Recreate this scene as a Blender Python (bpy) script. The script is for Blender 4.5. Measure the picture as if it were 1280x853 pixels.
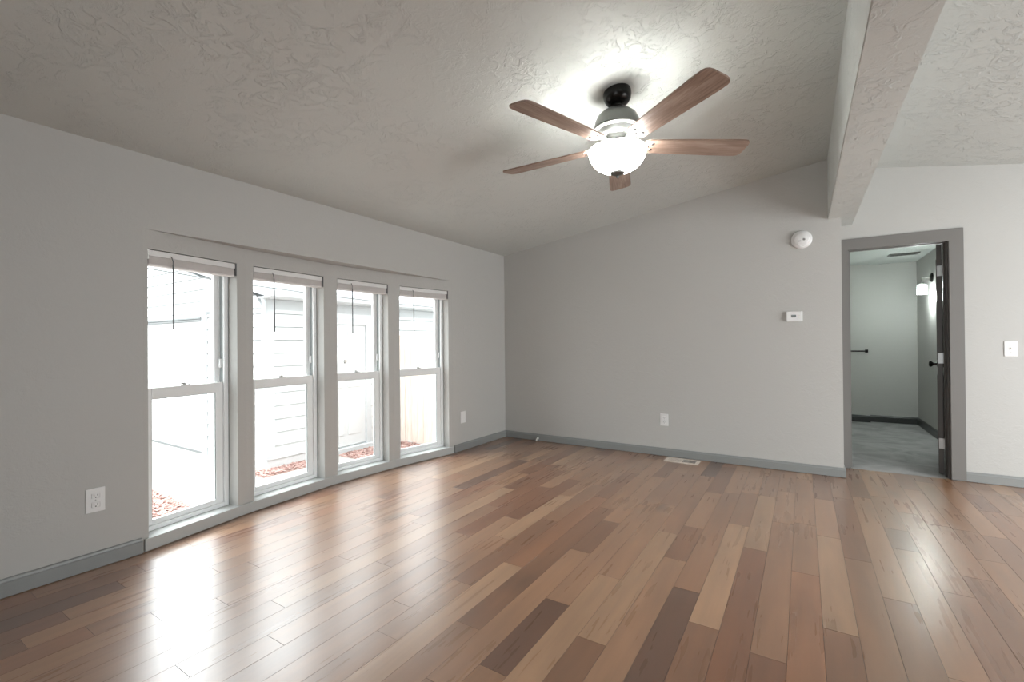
import bpy, bmesh, math, random
from mathutils import Vector, Matrix

scn = bpy.context.scene
COL = scn.collection
for o in list(bpy.data.objects):
    bpy.data.objects.remove(o, do_unlink=True)

# ------------------------------------------------------------------ camera
CAM_H = 1.17
def rad(a): return math.radians(a)
yaw, pit, rol = rad(32.3642), rad(0.3157), rad(-0.4759)
Fv = Vector((-math.sin(yaw)*math.cos(pit), math.cos(yaw)*math.cos(pit), math.sin(pit)))
Rv = Vector((math.cos(yaw), math.sin(yaw), 0)); Uv = Rv.cross(Fv)
R2 = math.cos(rol)*Rv + math.sin(rol)*Uv; U2 = -math.sin(rol)*Rv + math.cos(rol)*Uv
cd = bpy.data.cameras.new('camera'); cam = bpy.data.objects.new('camera', cd); COL.objects.link(cam)
cd.sensor_width = 36; cd.lens = 574.36*36/1280; cd.clip_start = 0.05; cd.clip_end = 200
M = Matrix((R2, U2, -Fv)).transposed().to_4x4(); M.translation = (0, 0, CAM_H)
cam.matrix_world = M
scn.camera = cam

# ------------------------------------------------------------------ light
SKY = 5.4
FAN_GLOW, FAN_BULB = 15.0, 4.7
SCONCE_GLOW, SCONCE_BULB = 8.0, 9.5
REAR_W, SIDE_W = 6.5, 70
EXPOSURE = 0.68
scn.view_settings.view_transform = 'Standard'; scn.view_settings.look = 'None'
scn.view_settings.gamma = 1; scn.view_settings.use_curve_mapping = False
scn.view_settings.exposure = EXPOSURE
w = bpy.data.worlds.new('overcast_sky'); scn.world = w; w.use_nodes = True
nt = w.node_tree; nt.nodes.clear()
wo = nt.nodes.new('ShaderNodeOutputWorld'); bg = nt.nodes.new('ShaderNodeBackground')
tc = nt.nodes.new('ShaderNodeTexCoord'); sp = nt.nodes.new('ShaderNodeSeparateXYZ')
cr = nt.nodes.new('ShaderNodeValToRGB')
cr.color_ramp.elements[0].position = 0.0; cr.color_ramp.elements[0].color = (.31, .325, .34, 1)
cr.color_ramp.elements[1].position = 1.0; cr.color_ramp.elements[1].color = (.95, .98, 1, 1)
nt.links.new(tc.outputs['Generated'], sp.inputs[0]); nt.links.new(sp.outputs['Z'], cr.inputs[0])
nt.links.new(cr.outputs[0], bg.inputs[0]); nt.links.new(bg.outputs[0], wo.inputs[0])
bg.inputs[1].default_value = SKY

def area(name, loc, direction, sx, sy, energy, color=(1, 1, 1), portal=False):
    l = bpy.data.lights.new(name, 'AREA'); l.shape = 'RECTANGLE'; l.size = sx; l.size_y = sy
    l.energy = energy; l.color = color
    if portal: l.cycles.is_portal = True
    o = bpy.data.objects.new(name, l); COL.objects.link(o); o.location = loc
    o.rotation_euler = Vector(direction).to_track_quat('-Z', 'Y').to_euler()
    return o
# added fill lamps at invented openings behind the camera and in the right-hand wall
area('added_fill_rear', (-.08, -2.45, 1.2), (0.25, 1, -0.2), 1.1, 1.3, REAR_W, (.92, .975, 1))
area('added_fill_right', (3.66, 2.8, 1.1), (-.8, 1, 0.0), 2.7, 1.9, SIDE_W, (.96, .99, 1))
SUN_W = 3.3
sl = bpy.data.lights.new('added_soft_sun', 'SUN'); sl.energy = SUN_W; sl.angle = rad(60); sl.color = (.93, .97, 1)  # added soft sun lamp that strengthens light through the bow windows
so = bpy.data.objects.new('added_soft_sun', sl); COL.objects.link(so); so.location = (-8, 2, 8)
so.rotation_euler = Vector((1, .06, -.78)).to_track_quat('-Z', 'Y').to_euler()
area('bow_window_portal', (-3.62, 2.45, 0.95), (1, 0, 0), 2.9, 1.9, 1, portal=True)

# ------------------------------------------------------------------ helpers
def tag(o, label=None, cat=None, group=None, kind=None):
    if label: o['label'] = label
    if cat: o['category'] = cat
    if group: o['group'] = group
    if kind: o['kind'] = kind
    return o

def empty(name, loc=(0, 0, 0), rz=0.0):
    o = bpy.data.objects.new(name, None); o.empty_display_size = .1
    COL.objects.link(o); o.location = loc; o.rotation_euler = (0, 0, rz)
    return o

class MB:
    def __init__(s): s.bm = bmesh.new()
    def box(s, x0, y0, z0, x1, y1, z1, bev=0.0, seg=2, mat=None):
        r = bmesh.ops.create_cube(s.bm, size=1.0)
        vs = r['verts']
        bmesh.ops.scale(s.bm, vec=(abs(x1-x0), abs(y1-y0), abs(z1-z0)), verts=vs)
        bmesh.ops.translate(s.bm, vec=((x0+x1)/2, (y0+y1)/2, (z0+z1)/2), verts=vs)
        if bev:
            es = list({e for v in vs for e in v.link_edges})
            rr = bmesh.ops.bevel(s.bm, geom=es, offset=bev, segments=seg, affect='EDGES', profile=.6)
            vs = list({v for v in rr['verts']} | {v for v in vs if v.is_valid})
        if mat is not None: bmesh.ops.transform(s.bm, matrix=mat, verts=[v for v in vs if v.is_valid])
        return s
    def prism(s, pts, axis, a, b, bev=0):
        """pts: outline in the two other axes (in xyz order), extruded a..b along axis"""
        def mk(p, t):
            if axis == 'x': return (t, p[0], p[1])
            if axis == 'y': return (p[0], t, p[1])
            return (p[0], p[1], t)
        v0 = [s.bm.verts.new(mk(p, a)) for p in pts]; v1 = [s.bm.verts.new(mk(p, b)) for p in pts]
        n = len(pts); fs = [s.bm.faces.new(v0), s.bm.faces.new(v1[::-1])]
        for i in range(n): fs.append(s.bm.faces.new((v0[i], v1[i], v1[(i+1) % n], v0[(i+1) % n])))
        bmesh.ops.recalc_face_normals(s.bm, faces=fs)
        if bev:
            es = list({e for f in fs for e in f.edges})
            bmesh.ops.bevel(s.bm, geom=es, offset=bev, segments=2, affect='EDGES')
        return s
    def lathe(s, prof, seg=48, mat=None):
        rings = []
        for r, z in prof:
            if r < 1e-6: rings.append([s.bm.verts.new((0, 0, z))])
            else: rings.append([s.bm.verts.new((r*math.cos(2*math.pi*k/seg), r*math.sin(2*math.pi*k/seg), z)) for k in range(seg)])
        fs = []
        for a, b in zip(rings[:-1], rings[1:]):
            for k in range(seg):
                k2 = (k+1) % seg
                if len(a) == 1 and len(b) == 1: continue
                if len(a) == 1: fs.append(s.bm.faces.new((a[0], b[k2], b[k])))
                elif len(b) == 1: fs.append(s.bm.faces.new((a[k], a[k2], b[0])))
                else: fs.append(s.bm.faces.new((a[k], a[k2], b[k2], b[k])))
        bmesh.ops.recalc_face_normals(s.bm, faces=fs)
        if mat is not None:
            bmesh.ops.transform(s.bm, matrix=mat, verts=[v for r in rings for v in r])
        return s
    def tube(s, pts, r, seg=10):
        pts = [Vector(p) for p in pts]; rings = []
        for i, p in enumerate(pts):
            d = (pts[min(i+1, len(pts)-1)] - pts[max(i-1, 0)]).normalized()
            u = d.cross(Vector((0, 0, 1)))
            if u.length < .05: u = d.cross(Vector((1, 0, 0)))
            u.normalize(); v = d.cross(u)
            rr = r[i] if isinstance(r, (list, tuple)) else r
            rings.append([s.bm.verts.new(p + rr*(math.cos(2*math.pi*k/seg)*u + math.sin(2*math.pi*k/seg)*v)) for k in range(seg)])
        fs = [s.bm.faces.new(rings[0]), s.bm.faces.new(rings[-1][::-1])]
        for a, b in zip(rings[:-1], rings[1:]):
            for k in range(seg): fs.append(s.bm.faces.new((a[k], a[(k+1) % seg], b[(k+1) % seg], b[k])))
        bmesh.ops.recalc_face_normals(s.bm, faces=fs)
        return s
    def build(s, name, mat, parent=None, smooth=False, angle=35, keep=None):
        me = bpy.data.meshes.new(name); s.bm.to_mesh(me)
        if keep is None: s.bm.free()
        if smooth:
            for p in me.polygons: p.use_smooth = True
            try: me.set_sharp_from_angle(angle=rad(angle))
            except Exception: pass
        me.materials.append(mat)
        o = bpy.data.objects.new(name, me); COL.objects.link(o)
        if parent: o.parent = parent
        return o

def lin(r, g, b):
    f = lambda c: (c/255/12.92) if c/255 <= .04045 else ((c/255+.055)/1.055)**2.4
    return (f(r), f(g), f(b), 1)

def mat(name, col, rough=.5, metal=0, spec=.5, emit=None, estr=0, coat=0):
    m = bpy.data.materials.new(name); m.use_nodes = True
    b = m.node_tree.nodes['Principled BSDF']
    b.inputs['Base Color'].default_value = col if len(col) == 4 else (*col, 1)
    b.inputs['Roughness'].default_value = rough; b.inputs['Metallic'].default_value = metal
    b.inputs['Specular IOR Level'].default_value = spec
    b.inputs['Coat Weight'].default_value = coat
    if emit: b.inputs['Emission Color'].default_value = (*emit, 1); b.inputs['Emission Strength'].default_value = estr
    return m

class NG:
    """small node helper"""
    def __init__(s, m): s.t = m.node_tree; s.b = s.t.nodes['Principled BSDF']
    def n(s, typ, **kw):
        x = s.t.nodes.new(typ)
        for k, v in kw.items():
            if k.startswith('i_'): x.inputs[k[2:].replace('_', ' ')].default_value = v
            else: setattr(x, k, v)
        return x
    def l(s, a, b): s.t.links.new(a, b)
    def math(s, op, a, b=None, c=None, clamp=False):
        x = s.t.nodes.new('ShaderNodeMath'); x.operation = op; x.use_clamp = clamp
        for i, v in enumerate((a, b, c)):
            if v is None: continue
            if isinstance(v, (int, float)): x.inputs[i].default_value = v
            else: s.l(v, x.inputs[i])
        return x.outputs[0]
    def ramp(s, fac, stops):
        x = s.t.nodes.new('ShaderNodeValToRGB'); e = x.color_ramp.elements
        e[0].position, e[0].color = stops[0]; e[1].position, e[1].color = stops[-1]
        for p, c in stops[1:-1]:
            k = e.new(p); k.color = c
        s.l(fac, x.inputs[0]); return x.outputs[0]
    def mapping(s, scale=(1, 1, 1), coord='Object'):
        tc = s.n('ShaderNodeTexCoord'); mp = s.n('ShaderNodeMapping'); mp.inputs['Scale'].default_value = scale
        s.l(tc.outputs[coord], mp.inputs[0]); return mp.outputs[0]
    def noise(s, vec, scale, detail=4, rough=.5, dist=0):
        x = s.n('ShaderNodeTexNoise'); x.inputs['Scale'].default_value = scale; x.inputs['Detail'].default_value = detail
        x.inputs['Roughness'].default_value = rough; x.inputs['Distortion'].default_value = dist
        if vec is not None: s.l(vec, x.inputs['Vector'])
        return x.outputs['Fac']
    def bump(s, h, strength, dist, prev=None):
        x = s.n('ShaderNodeBump'); x.inputs['Strength'].default_value = strength; x.inputs['Distance'].default_value = dist
        s.l(h, x.inputs['Height'])
        if prev is not None: s.l(prev, x.inputs['Normal'])
        return x.outputs[0]
W1 = (1, 1, 1, 1); K0 = (0, 0, 0, 1)

def plaster(name, col, big, fine, rough=.55, scale=9):
    m = mat(name, col, rough, spec=.35); g = NG(m); v = g.mapping()
    a = g.noise(v, scale, 6, .66, 1.0)
    a = g.ramp(a, [(.50, K0), (.60, W1)])
    patch = g.ramp(g.noise(v, 2.6, 3, .6, .5), [(.36, (.15, .15, .15, 1)), (.60, W1)])
    a = g.math('MULTIPLY', a, patch)
    n1 = g.bump(a, big, .006)
    f = g.noise(v, 75, 3, .6)
    n2 = g.bump(f, fine, .003, n1)
    g.l(n2, g.b.inputs['Normal'])
    return m

WALLC = (.49, .486, .465, 1)
M = {}
M['wall'] = plaster('wall_paint', WALLC, .16, .32, .5, 11)
M['ceil'] = plaster('ceiling_texture_paint', (.60, .625, .605, 1), .65, .45, .6, 13)
M['trim'] = mat('grey_trim_paint', (.25, .26, .255, 1), .35)
M['casing'] = mat('warm_grey_casing_paint', (.185, .178, .168, 1), .4)
M['sill'] = mat('pale_grey_trim_paint', (.47, .485, .475, 1), .35)
M['dark_trim'] = mat('dark_trim_paint', (.05, .052, .05, 1), .3)
M['door'] = mat('dark_door_paint', (.075, .068, .062, 1), .35)
M['vinyl'] = mat('white_vinyl', (.88, .90, .90, 1), .3)
M['gasket_shade'] = mat('grey_gasket_and_shade', (.30, .33, .33, 1), .4)  # grey for gaskets, and for shade put into tracks and frame gaps
M['white'] = mat('white_plastic', (.78, .78, .77, 1), .3)
M['offwhite'] = mat('off_white_plastic', (.74, .72, .67, 1), .35)
M['blind'] = mat('faux_wood_blind', (.80, .77, .75, 1), .4)
M['dark'] = mat('dark_gap', (.02, .02, .02, 1), .6)
M['wand'] = mat('backlit_dark_plastic', (.16, .165, .17, 1), .25)  # clear wand plastic coloured dark to look backlit
M['lcd'] = mat('lcd_grey', (.06, .07, .06, 1), .15)
M['steel'] = mat('satin_nickel', (.42, .42, .41, 1), .32, 1)
M['black'] = mat('black_bronze', (.018, .017, .016, 1), .25, .7)
M['pewter'] = mat('brushed_pewter', (.20, .205, .195, 1), .38, .75)
M['screw'] = mat('dark_screw', (.05, .05, .05, 1), .4, .8)
M['siding'] = mat('white_siding', (.62, .64, .645, 1), .6)
M['exttrim'] = mat('white_exterior_trim', (.50, .52, .53, 1), .5)
M['extdoor'] = mat('white_exterior_door', (.56, .57, .57, 1), .45)
M['darkstrip'] = mat('grey_weather_strip', (.16, .17, .17, 1), .5)
M['register'] = mat('beige_register_metal', (.78, .69, .61, 1), .35)

# glass: thin, clear
m = bpy.data.materials.new('window_glass'); m.use_nodes = True; t = m.node_tree; t.nodes.clear()
o_ = t.nodes.new('ShaderNodeOutputMaterial'); mx = t.nodes.new('ShaderNodeMixShader')
tr = t.nodes.new('ShaderNodeBsdfTransparent'); gl = t.nodes.new('ShaderNodeBsdfGlossy'); lw = t.nodes.new('ShaderNodeFresnel')
tr.inputs[0].default_value = (.96, .975, .97, 1); gl.inputs['Roughness'].default_value = .02; ge = t.nodes.new('ShaderNodeNewGeometry'); mi = t.nodes.new('ShaderNodeMapRange')
mi.inputs['To Min'].default_value = 1.3; mi.inputs['To Max'].default_value = 1/1.3
t.links.new(ge.outputs['Backfacing'], mi.inputs['Value']); t.links.new(mi.outputs['Result'], lw.inputs['IOR'])
t.links.new(lw.outputs[0], mx.inputs[0]); t.links.new(tr.outputs[0], mx.inputs[1]); t.links.new(gl.outputs[0], mx.inputs[2]); t.links.new(mx.outputs[0], o_.inputs[0])
M['glass'] = m

# fan blade wood
def wood_blade():
    m = mat('driftwood_blade', (.3, .2, .15, 1), .38, spec=.5); g = NG(m)
    v = g.mapping((3, 42, 42)); n = g.noise(v, 1.6, 6, .6, .8)
    v2 = g.mapping((1.2, 5, 5)); n2 = g.noise(v2, 2.2, 3, .5)
    s = g.math('ADD', g.math('MULTIPLY', n, .6), g.math('MULTIPLY', n2, .4))
    c = g.ramp(s, [(.36, (.19, .13, .098, 1)), (.5, (.29, .20, .155, 1)), (.64, (.42, .32, .255, 1))])
    g.l(c, g.b.inputs['Base Color']); return m
M['blade'] = wood_blade()

# floor planks
def floor_mat():
    m = mat('hardwood_planks', (.3, .2, .1, 1), .3, spec=.5); g = NG(m)
    at = g.n('ShaderNodeAttribute', attribute_name='plank_tone'); at2 = g.n('ShaderNodeAttribute', attribute_name='plank_seed')
    tc = g.n('ShaderNodeTexCoord'); cmb = g.n('ShaderNodeCombineXYZ')
    g.l(at2.outputs['Fac'], cmb.inputs[2])
    sc = g.n('ShaderNodeVectorMath', operation='SCALE'); sc.inputs[3].default_value = 37.0; g.l(cmb.outputs[0], sc.inputs[0])
    ad = g.n('ShaderNodeVectorMath', operation='ADD'); g.l(tc.outputs['Object'], ad.inputs[0]); g.l(sc.outputs[0], ad.inputs[1])
    def mp(s):
        x = g.n('ShaderNodeMapping'); x.inputs['Scale'].default_value = s; g.l(ad.outputs[0], x.inputs[0]); return x.outputs[0]
    grain = g.noise(mp((34, 1.6, 1)), 1.0, 3, .5, .1)
    cloud = g.noise(mp((9, 1.5, 1)), 1.2, 2, .5, .2)
    fine = g.noise(mp((150, 8, 1)), 1.0, 2, .5)
    vo = g.n('ShaderNodeTexVoronoi'); vo.inputs['Scale'].default_value = 1.0; vo.voronoi_dimensions = '2D'; g.l(mp((4.2, 1.7, 1)), vo.inputs['Vector'])
    kn = g.ramp(vo.outputs['Distance'], [(.02, W1), (.26, K0)])
    sel = g.noise(mp((.9, .6, 1)), 1.1, 1, .5); kn = g.math('MULTIPLY', kn, g.ramp(sel, [(.60, K0), (.70, W1)]))
    f = g.math('ADD', g.math('MULTIPLY', grain, .34), g.math('MULTIPLY', cloud, .62))
    f = g.math('ADD', f, g.math('MULTIPLY', fine, .08))
    f = g.math('ADD', f, .48)                      # ~1.0 centred
    f = g.math('MULTIPLY', f, g.math('SUBTRACT', 1.0, g.math('MULTIPLY', kn, .45)))
    mul = g.n('ShaderNodeVectorMath', operation='SCALE'); g.l(at.outputs['Vector'], mul.inputs[0]); g.l(f, mul.inputs[3])
    g.l(mul.outputs[0], g.b.inputs['Base Color'])
    big = g.noise(g.mapping((1, 1, 1)), 2.5, 3, .5)
    rg = g.math('ADD', g.math('MULTIPLY', grain, .10), .20); rg = g.math('ADD', rg, g.math('MULTIPLY', big, .08))
    g.l(rg, g.b.inputs['Roughness'])
    g.b.inputs['IOR'].default_value = 1.5; g.b.inputs['Specular IOR Level'].default_value = .5
    g.b.inputs['Coat Weight'].default_value = 1.0; g.b.inputs['Coat IOR'].default_value = 1.8; g.b.inputs['Coat Roughness'].default_value = .32
    soft = g.noise(mp((6, 1.2, 1)), 1.0, 2, .4); nb = g.bump(soft, .10, .004)
    g.l(nb, g.b.inputs['Normal']); g.l(nb, g.b.inputs['Coat Normal'])
    return m
M['floor'] = floor_mat()

def carpet_mat():
    m = mat('grey_carpet', (.3, .3, .3, 1), .95, spec=.1); g = NG(m); v = g.mapping()
    a = g.noise(v, 3.2, 4, .6, .8); c = g.ramp(a, [(.35, (.36, .355, .35, 1)), (.65, (.52, .515, .51, 1))])
    g.l(c, g.b.inputs['Base Color']); f = g.noise(v, 220, 2, .6); g.l(g.bump(f, .8, .01), g.b.inputs['Normal'])
    return m
M['carpet'] = carpet_mat()

def concrete_mat():
    m = mat('pale_concrete', (.6, .58, .55, 1), .85, spec=.2); g = NG(m); v = g.mapping()
    a = g.noise(v, 1.8, 6, .6); c = g.ramp(a, [(.35, (.33, .31, .29, 1)), (.65, (.43, .41, .385, 1))])
    g.l(c, g.b.inputs['Base Color']); f = g.noise(v, 60, 3, .6); g.l(g.bump(f, .25, .005), g.b.inputs['Normal'])
    return m
M['concrete'] = concrete_mat()
def mulch_mat():
    m = mat('red_mulch', (.5, .28, .22, 1), .9, spec=.1); g = NG(m); v = g.mapping()
    a = g.noise(v, 26, 4, .7); c = g.ramp(a, [(.3, (.20, .10, .085, 1)), (.5, (.40, .26, .23, 1)), (.7, (.58, .47, .44, 1))])
    g.l(c, g.b.inputs['Base Color']); return m
M['mulch'] = mulch_mat()
def fence_mat():
    m = mat('pale_cedar', (.7, .5, .38, 1), .8, spec=.2); g = NG(m)
    tc = g.n('ShaderNodeTexCoord'); oi = g.n('ShaderNodeObjectInfo')
    v = g.mapping((18, 18, 1.6)); a = g.noise(v, 1.5, 5, .6, .6)
    c = g.ramp(a, [(.35, (.68, .56, .48, 1)), (.65, (.80, .71, .64, 1))])
    g.l(c, g.b.inputs['Base Color']); return m
M['fence'] = fence_mat()
def shingle_mat():
    m = mat('grey_shingle', (.3, .32, .34, 1), .9, spec=.15); g = NG(m); v = g.mapping((3, 7, 1))
    a = g.noise(v, 4, 3, .6); c = g.ramp(a, [(.35, (.34, .36, .39, 1)), (.65, (.50, .52, .55, 1))])
    g.l(c, g.b.inputs['Base Color']); return m
M['shingle'] = shingle_mat()

# ------------------------------------------------------------------ room constants
XL, YB, YD = -3.175, 4.838, 5.216
ZL, SL = 2.2723, .1409
XB1, XB2, ZB, XC = .191, .389, 2.229, .284
XR, YR = 3.60, -2.40
ZR = lambda x: 2.7255 - .1731*(x-.5)
ZC = lambda x: ZL + SL*(x-XL)
HB = .083
TH = .12
YB2 = YD + TH                                   # back of the door wall
BOW = [(-3.175, 1.085), (-3.285, 1.715), (-3.335, 2.425), (-3.29, 3.09), (-3.175, 3.815)]
OPEN = [(.025, .574), (.052, .652), (.066, .603), (.065, .680)]
SZ0, SZ1, HZ = .075, 1.735, 1.845

def struct(o, label, cat): return tag(o, label, cat, kind='structure')

# ------------------------------------------------------------------ floor of separate boards in one mesh
def srgb(c): return lin(*c)[:3]
TONE_ = {'L': (184, 146, 112), 'T': (166, 124, 92), 'M': (148, 106, 76), 'P': (156, 113, 80), 'O': (150, 99, 65),
        'D': (124, 82, 54), 'R': (126, 76, 46), 'X': (84, 50, 32)}
TONE = {k: tuple(.68*c + .32*m for c, m in zip(v, (146, 105, 74))) for k, v in TONE_.items()}
def build_floor():
    rng = random.Random(11); PW = .1185
    # joints known from the picture: row -> list of (y_start, tone) ascending
    known = {
        0: [(1.0, 'O'), (2.741, 'P')], 1: [(1.2, 'D'), (2.262, 'L'), (3.324, 'T')], 2: [(1.3, 'M'), (3.055, 'D'), (4.19, 'M')],
        3: [(1.4, 'D'), (2.672, 'T'), (4.29, 'D')], 4: [(1.3, 'M'), (2.154, 'P'), (3.335, 'D'), (3.668, 'P')],
        5: [(1.7, 'D'), (2.877, 'M'), (4.052, 'O')], 6: [(2.0, 'D'), (3.115, 'M')],
        -1: [(.9, 'R'), (1.94, 'M'), (3.427, 'T')], -2: [(1.2, 'R'), (2.913, 'L')], -3: [(.9, 'D'), (2.021, 'L'), (3.25, 'M')],
        -4: [(1.3, 'X'), (2.272, 'M'), (3.9, 'T')], -5: [(1.1, 'T'), (2.563, 'D'), (3.06, 'T')],
        -6: [(1.0, 'D'), (1.69, 'L'), (2.9, 'M')], -7: [(.6, 'L'), (2.2, 'T'), (3.4, 'M')],
        -8: [(.7, 'P'), (1.353, 'X'), (1.865, 'T'), (3.3, 'M')], -9: [(.6, 'M'), (1.199, 'T'), (2.385, 'D'), (2.881, 'T')],
        -10: [(.8, 'P'), (1.515, 'D'), (3.1, 'P')], -11: [(.9, 'L'), (2.055, 'O'), (3.3, 'D')], -12: [(.6, 'P'), (1.292, 'T'), (1.772, 'D'), (2.7, 'M')],
        -13: [(.7, 'P'), (1.484, 'P'), (2.307, 'L'), (3.2, 'P')], -14: [(.8, 'M'), (1.9, 'T'), (2.6, 'R'), (3.6, 'M')],
        -15: [(.3, 'P'), (1.038, 'T'), (2.223, 'R'), (3.3, 'T')], -16: [(.762, 'P'), (1.7, 'M'), (2.72, 'R'), (3.8, 'P')],
        -17: [(.3, 'M'), (1.189, 'L'), (3.117, 'R')], -19: [(.4, 'M'), (1.065, 'T'), (2.3, 'R')], -20: [(.2, 'T'), (.855, 'P'), (2.0, 'T')],
        -22: [(.5, 'T'), (1.196, 'P'), (2.2, 'O')], -23: [(.65, 'T'), (1.5, 'P')], -24: [(.1, 'X'), (.88, 'M'), (1.61, 'O')],
        -25: [(.2, 'D'), (1.0, 'R'), (1.9, 'P')],
    }
    bm = bmesh.new(); tone = []; seed = []
    r0 = math.floor((-3.46+.062)/PW); r1 = math.ceil((XR+.05+.062)/PW)
    for r in range(r0, r1):
        xa, xb = r*PW-.062, (r+1)*PW-.062
        br = []
        kn = known.get(r, [])
        y = YR - rng.uniform(0, 1.0)
        end0 = kn[0][0] if kn else 99
        while y < min(end0, YB2):
            br.append((y, None)); y += rng.choice([.42, .55, .7, .85, 1.0, 1.2, 1.25])*rng.uniform(.9, 1.1)
            if kn and y > end0-.3: break
        br += kn
        if kn:
            y = kn[-1][0] + rng.uniform(.7, 1.2)
            while y < YB2: br.append((y, None)); y += rng.uniform(.45, 1.2)
        ymax = YD+.008
        for i, (ya, t) in enumerate(br):
            yb = br[i+1][0] if i+1 < len(br) else ymax
            ya, yb = max(ya, YR-.05), min(yb, ymax)
            if yb-ya < .01: continue
            if t is None: t = rng.choices('LTMPODRX', [8, 14, 26, 20, 9, 11, 7, 2])[0]
            c = srgb(TONE[t]); k = rng.uniform(.93, 1.07)
            g = .0009; z = 0
            vs = [bm.verts.new(p) for p in ((xa+g, ya+g, z), (xb-g, ya+g, z), (xb-g, yb-g, z), (xa+g, yb-g, z))]
            lo = [bm.verts.new(p) for p in ((xa, ya, -.0012), (xb, ya, -.0012), (xb, yb, -.0012), (xa, yb, -.0012))]
            sd = rng.random()
            bm.faces.new(vs); tone.append((c[0]*k, c[1]*k, c[2]*k, 1)); seed.append(sd)
            for j in range(4):
                bm.faces.new((lo[j], lo[(j+1) % 4], vs[(j+1) % 4], vs[j])); tone.append((c[0]*.45, c[1]*.42, c[2]*.4, 1)); seed.append(sd)
    me = bpy.data.meshes.new('floor'); bm.to_mesh(me); bm.free()
    a = me.attributes.new('plank_tone', 'FLOAT_VECTOR', 'FACE'); me.attributes.new('plank_seed', 'FLOAT', 'FACE')
    a = me.attributes['plank_tone']; b = me.attributes['plank_seed']
    for i, (c, s) in enumerate(zip(tone, seed)): a.data[i].vector = c[:3]; b.data[i].value = s
    me.materials.append(M['floor']); o = bpy.data.objects.new('floor', me); COL.objects.link(o)
    return struct(o, 'brown hardwood plank floor of the living room', 'floor')
build_floor()
b = MB(); b.box(-3.43, YR-.1, -.022, XR+.1, YD+.007, -.004); b.box(-3.43, YR-.1, -.30, XR+.1, YB2+3.2, -.022)
struct(b.build('trim_subfloor', M['darkstrip']), 'slab under the wooden floor', 'floor')

# ------------------------------------------------------------------ walls
b = MB()
b.box(XL-TH, YR, -.06, XL, BOW[0][1], ZL); b.box(XL-TH, BOW[4][1], -.06, XL, YB2, ZL); b.box(XL-TH, BOW[0][1], HZ, XL, BOW[4][1], ZL)
struct(b.build('wall_left', M['wall']), 'grey left wall holding the four-window bow', 'wall')
b = MB(); b.prism([(XL, 0), (XC, 0), (XC, ZB+.3), (XB1, ZC(XB1)), (XL, ZC(XL))], 'y', YB, YB2)
struct(b.build('wall_back', M['wall']), 'grey back wall with smoke detector and thermostat', 'wall')
# door wall
DX0, DX1, DZ = .345, 1.040, 2.02
b = MB()
b.prism([(XC, 0), (DX0, 0), (DX0, DZ), (XC, DZ)], 'y', YD, YB2)
b.prism([(DX1, 0), (XR, 0), (XR, DZ), (DX1, DZ)], 'y', YD, YB2)
b.prism([(XC, DZ), (XR, DZ), (XR, ZR(XR)), (XB2, ZR(XB2)), (XC, ZR(XB2))], 'y', YD, YB2)
struct(b.build('wall_recess', M['wall']), 'pale grey recessed wall around the bedroom doorway', 'wall')
# unseen right and rear walls, each with an opening added to let light in
b = MB()
b.box(XR, YR, 0, XR+TH, 1.4, ZR(XR)); b.box(XR, 4.2, 0, XR+TH, YB2, ZR(XR)); b.box(XR, 1.4, 2.05, XR+TH, 4.2, ZR(XR))
struct(b.build('wall_right', M['wall']), 'right-hand wall with a wide opening added for daylight', 'wall')
b = MB()
for x0, x1, z0, z1 in ((XL, -.7, 0, 1.9), (.55, XR, 0, 1.9), (-.7, .55, 0, .55), ):
    b.prism([(x0, z0), (x1, z0), (x1, z1), (x0, z1)], 'y', YR-TH, YR)
b.box(-.7, YR-TH, 1.9-.0, .55, YR, 2.1)
b.prism([(XL, 1.9), (-.7, 1.9), (-.7, 2.1), (.55, 2.1), (.55, 1.9), (XR, 1.9), (XR, ZR(XR)), (XB2, ZR(XB2)), (XB1, ZC(XB1)), (XL, ZL)], 'y', YR-TH, YR)
struct(b.build('wall_rear', M['wall']), 'rear wall behind the viewer with an opening added for daylight', 'wall')
# ceilings
b = MB(); x0 = XL-.35; b.prism([(x0, ZC(x0)), (XB1+.02, ZC(XB1+.02)), (XB1+.02, ZC(XB1)+.16), (x0, ZC(x0)+.16)], 'y', YR-.2, YB2+.02)
struct(b.build('ceiling', M['ceil']), 'sloping textured grey ceiling above the fan', 'ceiling')
b = MB(); x1 = XR+.35; b.prism([(XB2-.02, ZR(XB2-.02)), (x1, ZR(x1)), (x1, ZR(x1)+.16), (XB2-.02, ZR(XB2)+.16)], 'y', YR-.2, YB2+.02)
struct(b.build('ceiling_right', M['ceil']), 'textured ceiling sloping away right of the beam', 'ceiling')
b = MB(); b.prism([(XB1, ZB), (XB2, ZB), (XB2, ZR(XB2)+.1), (XB1, ZC(XB1)+.1)], 'y', YR, YD, bev=.004)
bo = struct(b.build('ceiling_beam', M['ceil']), 'boxed textured beam along the ridge of the ceiling', 'beam')

# ------------------------------------------------------------------ bow
def frame_of(i):
    A = Vector((*BOW[i], 0)); B = Vector((*BOW[i+1], 0)); d = (B-A); L = d.length; d.normalize()
    return A, d, math.atan2(d.y, d.x), L
PT = .13
b = MB()
for i in range(4):
    A, d, rz, L = frame_of(i); s0, s1 = OPEN[i]
    mt = Matrix.Translation(A) @ Matrix.Rotation(rz, 4, 'Z')
    e = .0
    b.box(-e, 0, 0, s0, PT, HZ, mat=mt); b.box(s1, 0, 0, L+e, PT, HZ, mat=mt)
    b.box(s0, 0, 0, s1, PT, SZ0-.004, mat=mt); b.box(s0, 0, SZ1, s1, PT, HZ, mat=mt)
struct(b.build('wall_bow', M['wall']), 'shallow curved bow wall between and around the four windows', 'wall')
b = MB(); pts = [(XL-.001, BOW[0][1]), *[(x-.02, y) for x, y in BOW[1:4]], (XL-.001, BOW[4][1]), (XL-.001-.0, 3.0)]
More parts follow.
